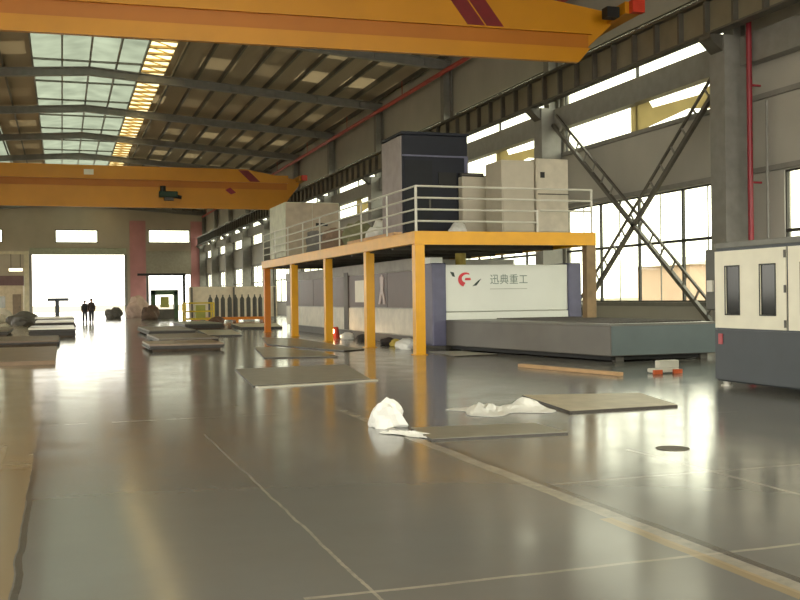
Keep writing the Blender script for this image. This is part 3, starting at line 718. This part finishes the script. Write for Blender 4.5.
# small litter by the shuttle table
t = thing('hand_tool', (11.4, 17.35, 0), 'small white and orange tool on the floor before the shuttle table', 'tool')
b = BM(); box(b, 11.15, 11.75, 17.25, 17.5, .02, .1); obj('tool_body', b, rail_w, t, bevel=.02)
b = BM(); box(b, 11.3, 11.76, 17.28, 17.45, .1, .26); obj('tool_head', b, rail_w, t, bevel=.02)
b = BM(); box(b, 11.12, 11.32, 17.2, 17.25, .0, .08); box(b, 11.58, 11.78, 17.2, 17.25, 0, .08); obj('tool_grip', b, mat('tool_orange', (200, 90, 40), .5), t)
b = BM(); tube(b, (5.95, 8.88, 0), (5.95, 8.88, .006), .17, 20); tag(obj('drain_cover', b, mat('drain_grey', (92, 86, 70), .5)), 'round floor cover plate on the sunlit reflection at right', 'cover')
b = BM(); box(b, 14.2, 14.5, 17.9, 18.1, 0, .2); 
b.free()
# clutter in the shadow beneath the machine side
items = [(10.02, 29.1, .33, plastic, 'plastic_wrap', 'white crumpled wrap right behind the first yellow post', 'wrap'),
         (10.3, 30.9, .22, mat('yellow_rag', (200, 176, 80), .7), 'yellow_rag', 'yellow rag at the machine foot between the first two posts', 'rag'),
         (10.35, 32.0, .24, mat('dark_rag', (52, 42, 40), .8), 'dark_rag', 'dark rag heap at the machine foot near the second post', 'rag'),
         (10.4, 37.2, .26, plastic, 'paper_bundle', 'white paper bundle on the floor behind the third post', 'bundle'),
         (10.45, 35.2, .25, mat('dark_box_m', (46, 40, 36), .7), 'oily_heap', 'dark oily heap on the floor between second and third post', 'heap')]
for i, (x, y, s, mt, nm, lb, ct) in enumerate(items): lump(nm, x, y, 0, s, s*1.4, s, mt, lb, ct, seed=40+i)
t = thing('work_lamp', (10.1, 38.0, 0), 'glowing work lamp on a dark red base behind the third yellow post', 'lamp')
b = BM(); tube(b, (10.1, 38.2, 0), (10.1, 38.2, .45), .28, 14, .22); obj('lamp_base', b, mat('dark_red_base', (132, 40, 30), .5), t)
b = BM(); bmesh.ops.create_icosphere(b, subdivisions=2, radius=.15, matrix=Matrix.Translation((9.9, 37.8, .3))); obj('bulb', b, mat('glow', (255, 214, 160), .5, emit=14), t)

# ------------------------------------------------------------------ far end of the hall
t = thing('portal_frame', (10.6, 115, 0), 'dark thin portal hoist frame before the smaller end doorway', 'frame')
b = BM(); box(b, 8.0, 13.3, 114.85, 115.15, 4.35, 4.6); obj('top_beam', b, black, t)
for x in (13.1,):
    b = BM(); box(b, x-.14, x+.14, 114.85, 115.15, 0, 4.35); obj('upright', b, black, t)
b = BM(); box(b, 8.95, 9.2, 114.85, 115.15, 0, 4.35); obj('upright', b, steel_d, t)
b = BM(); bar(b, (10.3, 115, 4.35), (10.3, 115, 3.2), .06, .06); obj('chain', b, steel_d, t)
t = thing('press_machine', (8.5, 90, 0), 'dark green machine with open frame standing under the portal frame', 'machine')
b = BM(); box(b, 7.4, 7.75, 89.6, 90.6, 0, 2.4); obj('side_frame', b, green_p, t)
b = BM(); box(b, 9.35, 9.7, 89.6, 90.6, 0, 2.4); obj('side_frame', b, green_p, t)
b = BM(); box(b, 7.4, 9.7, 89.6, 90.6, 2.05, 2.5); obj('crown', b, green_p, t)
b = BM(); box(b, 7.75, 9.35, 89.7, 90.5, 0, .8); obj('bed', b, steel_d, t)
b = BM(); box(b, 8.2, 8.9, 89.6, 90.3, .95, 1.9); obj('ram', b, mat('ram_olive', (150, 150, 70), .5), t)
t = thing('parts_cart', (8.3, 65, 0), 'yellow tubular cart standing behind the plate stacks', 'cart')
b = BM()
for x in (7.4, 9.2):
    for y in (64.5, 65.6): tube(b, (x, y, .0), (x, y, 1.4), .06, 6)
for z in (.35, .85, 1.38):
    for y in (64.5, 65.6): tube(b, (7.4, y, z), (9.2, y, z), .05, 6)
    for x in (7.4, 9.2): tube(b, (x, 64.5, z), (x, 65.6, z), .05, 6)
obj('cart_frame', b, mat('cart_yellow', (196, 168, 40), .5), t)
b = BM(); box(b, 7.45, 9.15, 64.55, 65.55, .36, .42); obj('shelf', b, mat('cart_yellow', (0, 0, 0)), t)
b = BM(); box(b, 8.1, 8.7, 64.7, 65.3, .42, 1.25); obj('motor_block', b, mat('ram_olive', (0, 0, 0)), t)
t = thing('board_screen', (12, 75, 0), 'long low beige board screen behind the gas cylinders', 'screen')
b = BM(); box(b, 8.9, 15.5, 75, 75.1, .25, 2.55); obj('board', b, mat('pale_board', (206, 192, 168), .6, var=.1), t)
for x in (9.1, 12.2, 15.3):
    b = BM(); box(b, x-.06, x+.06, 74.9, 75.0, 0, 2.5); obj('post', b, steel_d, t)
cp = None
for k in range(9):
    x = 9.75+k*.44; lbl = 'dark gas cylinder at the left end of the orange pallet'
    if cp is None:
        cp = thing('gas_cylinder', (x, 70, .36), lbl, 'gas cylinder', 'gas cylinders on the orange pallet')
        b = BM(); tube(b, (x, 70, .36), (x, 70, 1.62), .15, 12); tube(b, (x, 70, 1.62), (x, 70, 1.78), .15, 12, .06); obj('cylinder_body', b, mat('cylinder_grey', (70, 68, 60), .5), cp)
        b = BM(); tube(b, (x, 70, 1.78), (x, 70, 1.92), .05, 8); obj('valve', b, steel_d, cp)
    else: copy_tree(cp, (x, 70+random.uniform(-.15, .15), .36), label='dark gas cylinder, %s from the left on the orange pallet' % ['', 'second', 'third', 'fourth', 'fifth', 'sixth', 'seventh', 'eighth', 'ninth'][k])
t = thing('cylinder_pallet', (11.5, 70, 0), 'low orange steel pallet carrying the gas cylinders', 'pallet')
b = BM(); box(b, 9.4, 13.6, 69.3, 70.7, .18, .36); obj('pallet_deck', b, plat_o, t)
b = BM()
for x in (9.5, 11.4, 13.3): box(b, x, x+.2, 69.35, 70.65, 0, .18)
obj('runner', b, plat_o, t)
for i, (x, y, s, h, mt, nm, lb, ct) in enumerate([
        (6.6, 96, .9, 2.0, mat('pinkish_tarp', (190, 165, 150), .8), 'covered_machine', 'pale tarp covered machine left of the portal frame', 'covered machine'),
        (4.3, 92, .7, .9, steel_d, 'scrap_heap', 'dark scrap heap at the right side of the end doorway', 'heap'),
        (6.9, 85, .7, 1.1, mat('rust_heap', (92, 72, 58), .8), 'parts_heap', 'brown parts heap left of the green machine', 'heap'),
        (-2.5, 72, 1.0, .9, steel_d, 'scrap_heap', 'dark scrap heap left of the bright topped stacks', 'heap'),
        (-4.6, 84, .9, 1.0, mat('pale_heap', (188, 180, 160), .8), 'wrapped_goods', 'pale wrapped goods at the far left', 'wrapped goods'),
        (8.8, 60.8, .5, .55, mat('brown_crate', (92, 62, 48), .7), 'brown_sack', 'brown sack between the yellow cart and the orange pallet', 'sack')]):
    lump(nm, x, y, 0, s, s, h, mt, lb, ct, seed=60+i)
t = thing('work_stand', (-.35, 80, 0), 'dark T-shaped work stand silhouetted in the end doorway', 'stand')
b = BM(); box(b, -1.05, .5, 79.6, 80.4, 1.62, 1.86); obj('stand_top', b, charcoal, t, bevel=.03)
b = BM(); box(b, -.5, -.2, 79.85, 80.15, .05, 1.62); obj('pedestal', b, charcoal, t)
b = BM(); box(b, -.9, .35, 79.7, 80.3, 0, .06); obj('foot_plate', b, charcoal, t)
t = thing('site_office', (-6, 110, 0), 'beige site office with a dark band left of the end doorway', 'booth')
b = BM(); box(b, -9, -3.8, 110, 114, 0, 3.3); obj('wall', b, mat('office_beige', (196, 178, 148), .6), t)
b = BM(); box(b, -9.1, -3.7, 109.9, 114.1, 3.3, 4.3); obj('fascia', b, mat('office_plum', (104, 78, 76), .6), t)
b = BM(); box(b, -4.8, -3.95, 109.95, 110, 0, 2.4); d = obj('door', b, mat('office_door', (130, 112, 92), .6), t)
b = BM(); box(b, -4.15, -4.08, 109.9, 109.95, 1.0, 1.2); obj('handle', b, steel_d, d)
b = BM(); box(b, -6.6, -5.5, 109.95, 110, 1.0, 2.2); obj('window', b, mat('office_pane', (150, 150, 140), .2), t)
b = BM(); box(b, -3.65, -3.2, 109.8, 110.2, 0, 6.8); box(b, -9.0, -3.65, 109.8, 110.2, 6.5, 6.8); tag(obj('gate_post', b, mat('gate_cream', (200, 190, 160), .6)), 'cream portal post between the site office and the end doorway', 'post')
t = thing('tube_light', (-4.4, 110, 4.9), 'glowing tube light above the site office', 'lamp')
b = BM(); tube(b, (-5.1, 109.7, 4.9), (-3.8, 109.7, 4.9), .16, 8); obj('tube', b, mat('tube_glow', (255, 240, 200), .5, emit=1.6), t)
b = BM(); box(b, -5.1, -3.8, 109.6, 109.9, 5.06, 5.16)
for x in (-4.9, -4.0): box(b, x-.03, x+.03, 109.72, 109.78, 5.16, 6.5)
obj('fitting', b, steel_d, t)

# ------------------------------------------------------------------ people
def skinned(name, verts, edges, radii, mt, parent=None, org=None):
    me = bpy.data.meshes.new(name); b = BM(); lay = b.verts.layers.skin.verify()
    vs = [b.verts.new(Vector(v)-org) for v in verts]
    for i, (v, r) in enumerate(zip(vs, radii)):
        v[lay].radius = r if isinstance(r, tuple) else (r, r); v[lay].use_root = i == 0
    for e in edges: b.edges.new((vs[e[0]], vs[e[1]]))
    b.to_mesh(me); b.free()
    o = bpy.data.objects.new(name, me); C.objects.link(o); me.materials.append(mt)
    s = o.modifiers.new('skin', 'SKIN'); s.use_smooth_shade = True
    u = o.modifiers.new('sub', 'SUBSURF'); u.levels = 1; u.render_levels = 2
    if parent is not None: o.parent = parent
    else: o.location = org
    return o
def person(x, y, H, label, step, jm, tm, face):
    k = H/1.75; org = Vector((x, y, 0)); ca, sa = math.cos(face), math.sin(face)
    def P(a, b_, z): return (x+(a*ca-b_*sa)*k, y+(a*sa+b_*ca)*k, z*k)
    V = [P(0, 0, .95), P(0, .01, 1.15), P(0, .01, 1.34), P(0, 0, 1.46), P(0, -.01, 1.52), P(0, -.02, 1.585), P(0, -.01, 1.67),
         P(.16, 0, 1.41), P(.21, .02, 1.16), P(.22, -.05, .92), P(.22, -.08, .82), P(-.16, 0, 1.41), P(-.21, .03, 1.16), P(-.22, -.03, .92), P(-.22, -.05, .82),
         P(.095, 0, .86), P(.10, -step*.55, .49), P(.10, -step*.9, .10), P(.11, -step*.9-.15, .05), P(-.095, 0, .86), P(-.10, step*.3, .49), P(-.10, step, .10), P(-.11, step-.14, .05)]
    E = [(0, 1), (1, 2), (2, 3), (3, 4), (4, 5), (5, 6), (2, 7), (7, 8), (8, 9), (9, 10), (2, 11), (11, 12), (12, 13), (13, 14), (0, 15), (15, 16), (16, 17), (17, 18), (0, 19), (19, 20), (20, 21), (21, 22)]
    R = [(.145, .11), (.14, .105), (.155, .11), .065, .06, .105, .10, .065, .05, .04, .042, .065, .05, .04, .042, .085, .066, .05, .05, .085, .066, .055, .05]
    R = [tuple(q*k for q in r) if isinstance(r, tuple) else r*k for r in R]
    body = skinned('person', V, E, R, skin, None, org); ORG[body.name] = org
    tag(body, label, 'person')
    def sub(nm, idx, g, mt):
        mp = {a: i for i, a in enumerate(idx)}; ee = [(mp[a], mp[c]) for a, c in E if a in mp and c in mp]
        rr = [tuple(q*1.05+g for q in R[i]) if isinstance(R[i], tuple) else R[i]*1.05+g for i in idx]
        skinned(nm, [P(0, 0, .80) if (i == 0 and nm == 'jacket') else V[i] for i in idx], ee, rr, mt, body, org)
    sub('jacket', [0, 1, 2, 3, 7, 8, 9, 11, 12, 13], .03, jm)
    sub('trousers', [0, 15, 16, 17, 19, 20, 21], .025, tm)
    b = BM(); bmesh.ops.create_icosphere(b, subdivisions=3, radius=.112*k)
    bmesh.ops.delete(b, geom=[v for v in b.verts if v.co.z < -.01 and v.co.y < .03], context='VERTS')
    bmesh.ops.translate(b, verts=b.verts, vec=P(0, .012, 1.655)); obj('hair', b, hair_m, body, smooth=True)
    for s in (-1, 1):
        p = P(.105*s, (-step*.9 if s > 0 else step)-.06, 0); b = BM(); box(b, p[0]-.055, p[0]+.055, p[1]-.15, p[1]+.13, 0, .09); obj('shoe', b, black, body, bevel=.02)
    hx = P(0, -.115, 1.625); b = BM(); tube(b, hx, (hx[0], hx[1]-.03, hx[2]-.03), .012, 6, .02); obj('nose', b, skin, body)
    e1 = P(.04, -.10, 1.645); e2 = P(-.04, -.10, 1.645)
    for q in (e1, e2):
        b = BM(); bmesh.ops.create_icosphere(b, subdivisions=1, radius=.014, matrix=Matrix.Translation(q)); obj('eye', b, hair_m, body)
person(1.6, 78.0, 1.66, 'person in dark work clothes, left of the pair on the walkway', .10, cloth_d, cloth_b, .2)
person(2.02, 76.2, 1.78, 'taller person in dark clothes, right of the pair on the walkway', .16, mat('brown_jacket', (60, 48, 42), .8), cloth_b, -.1)
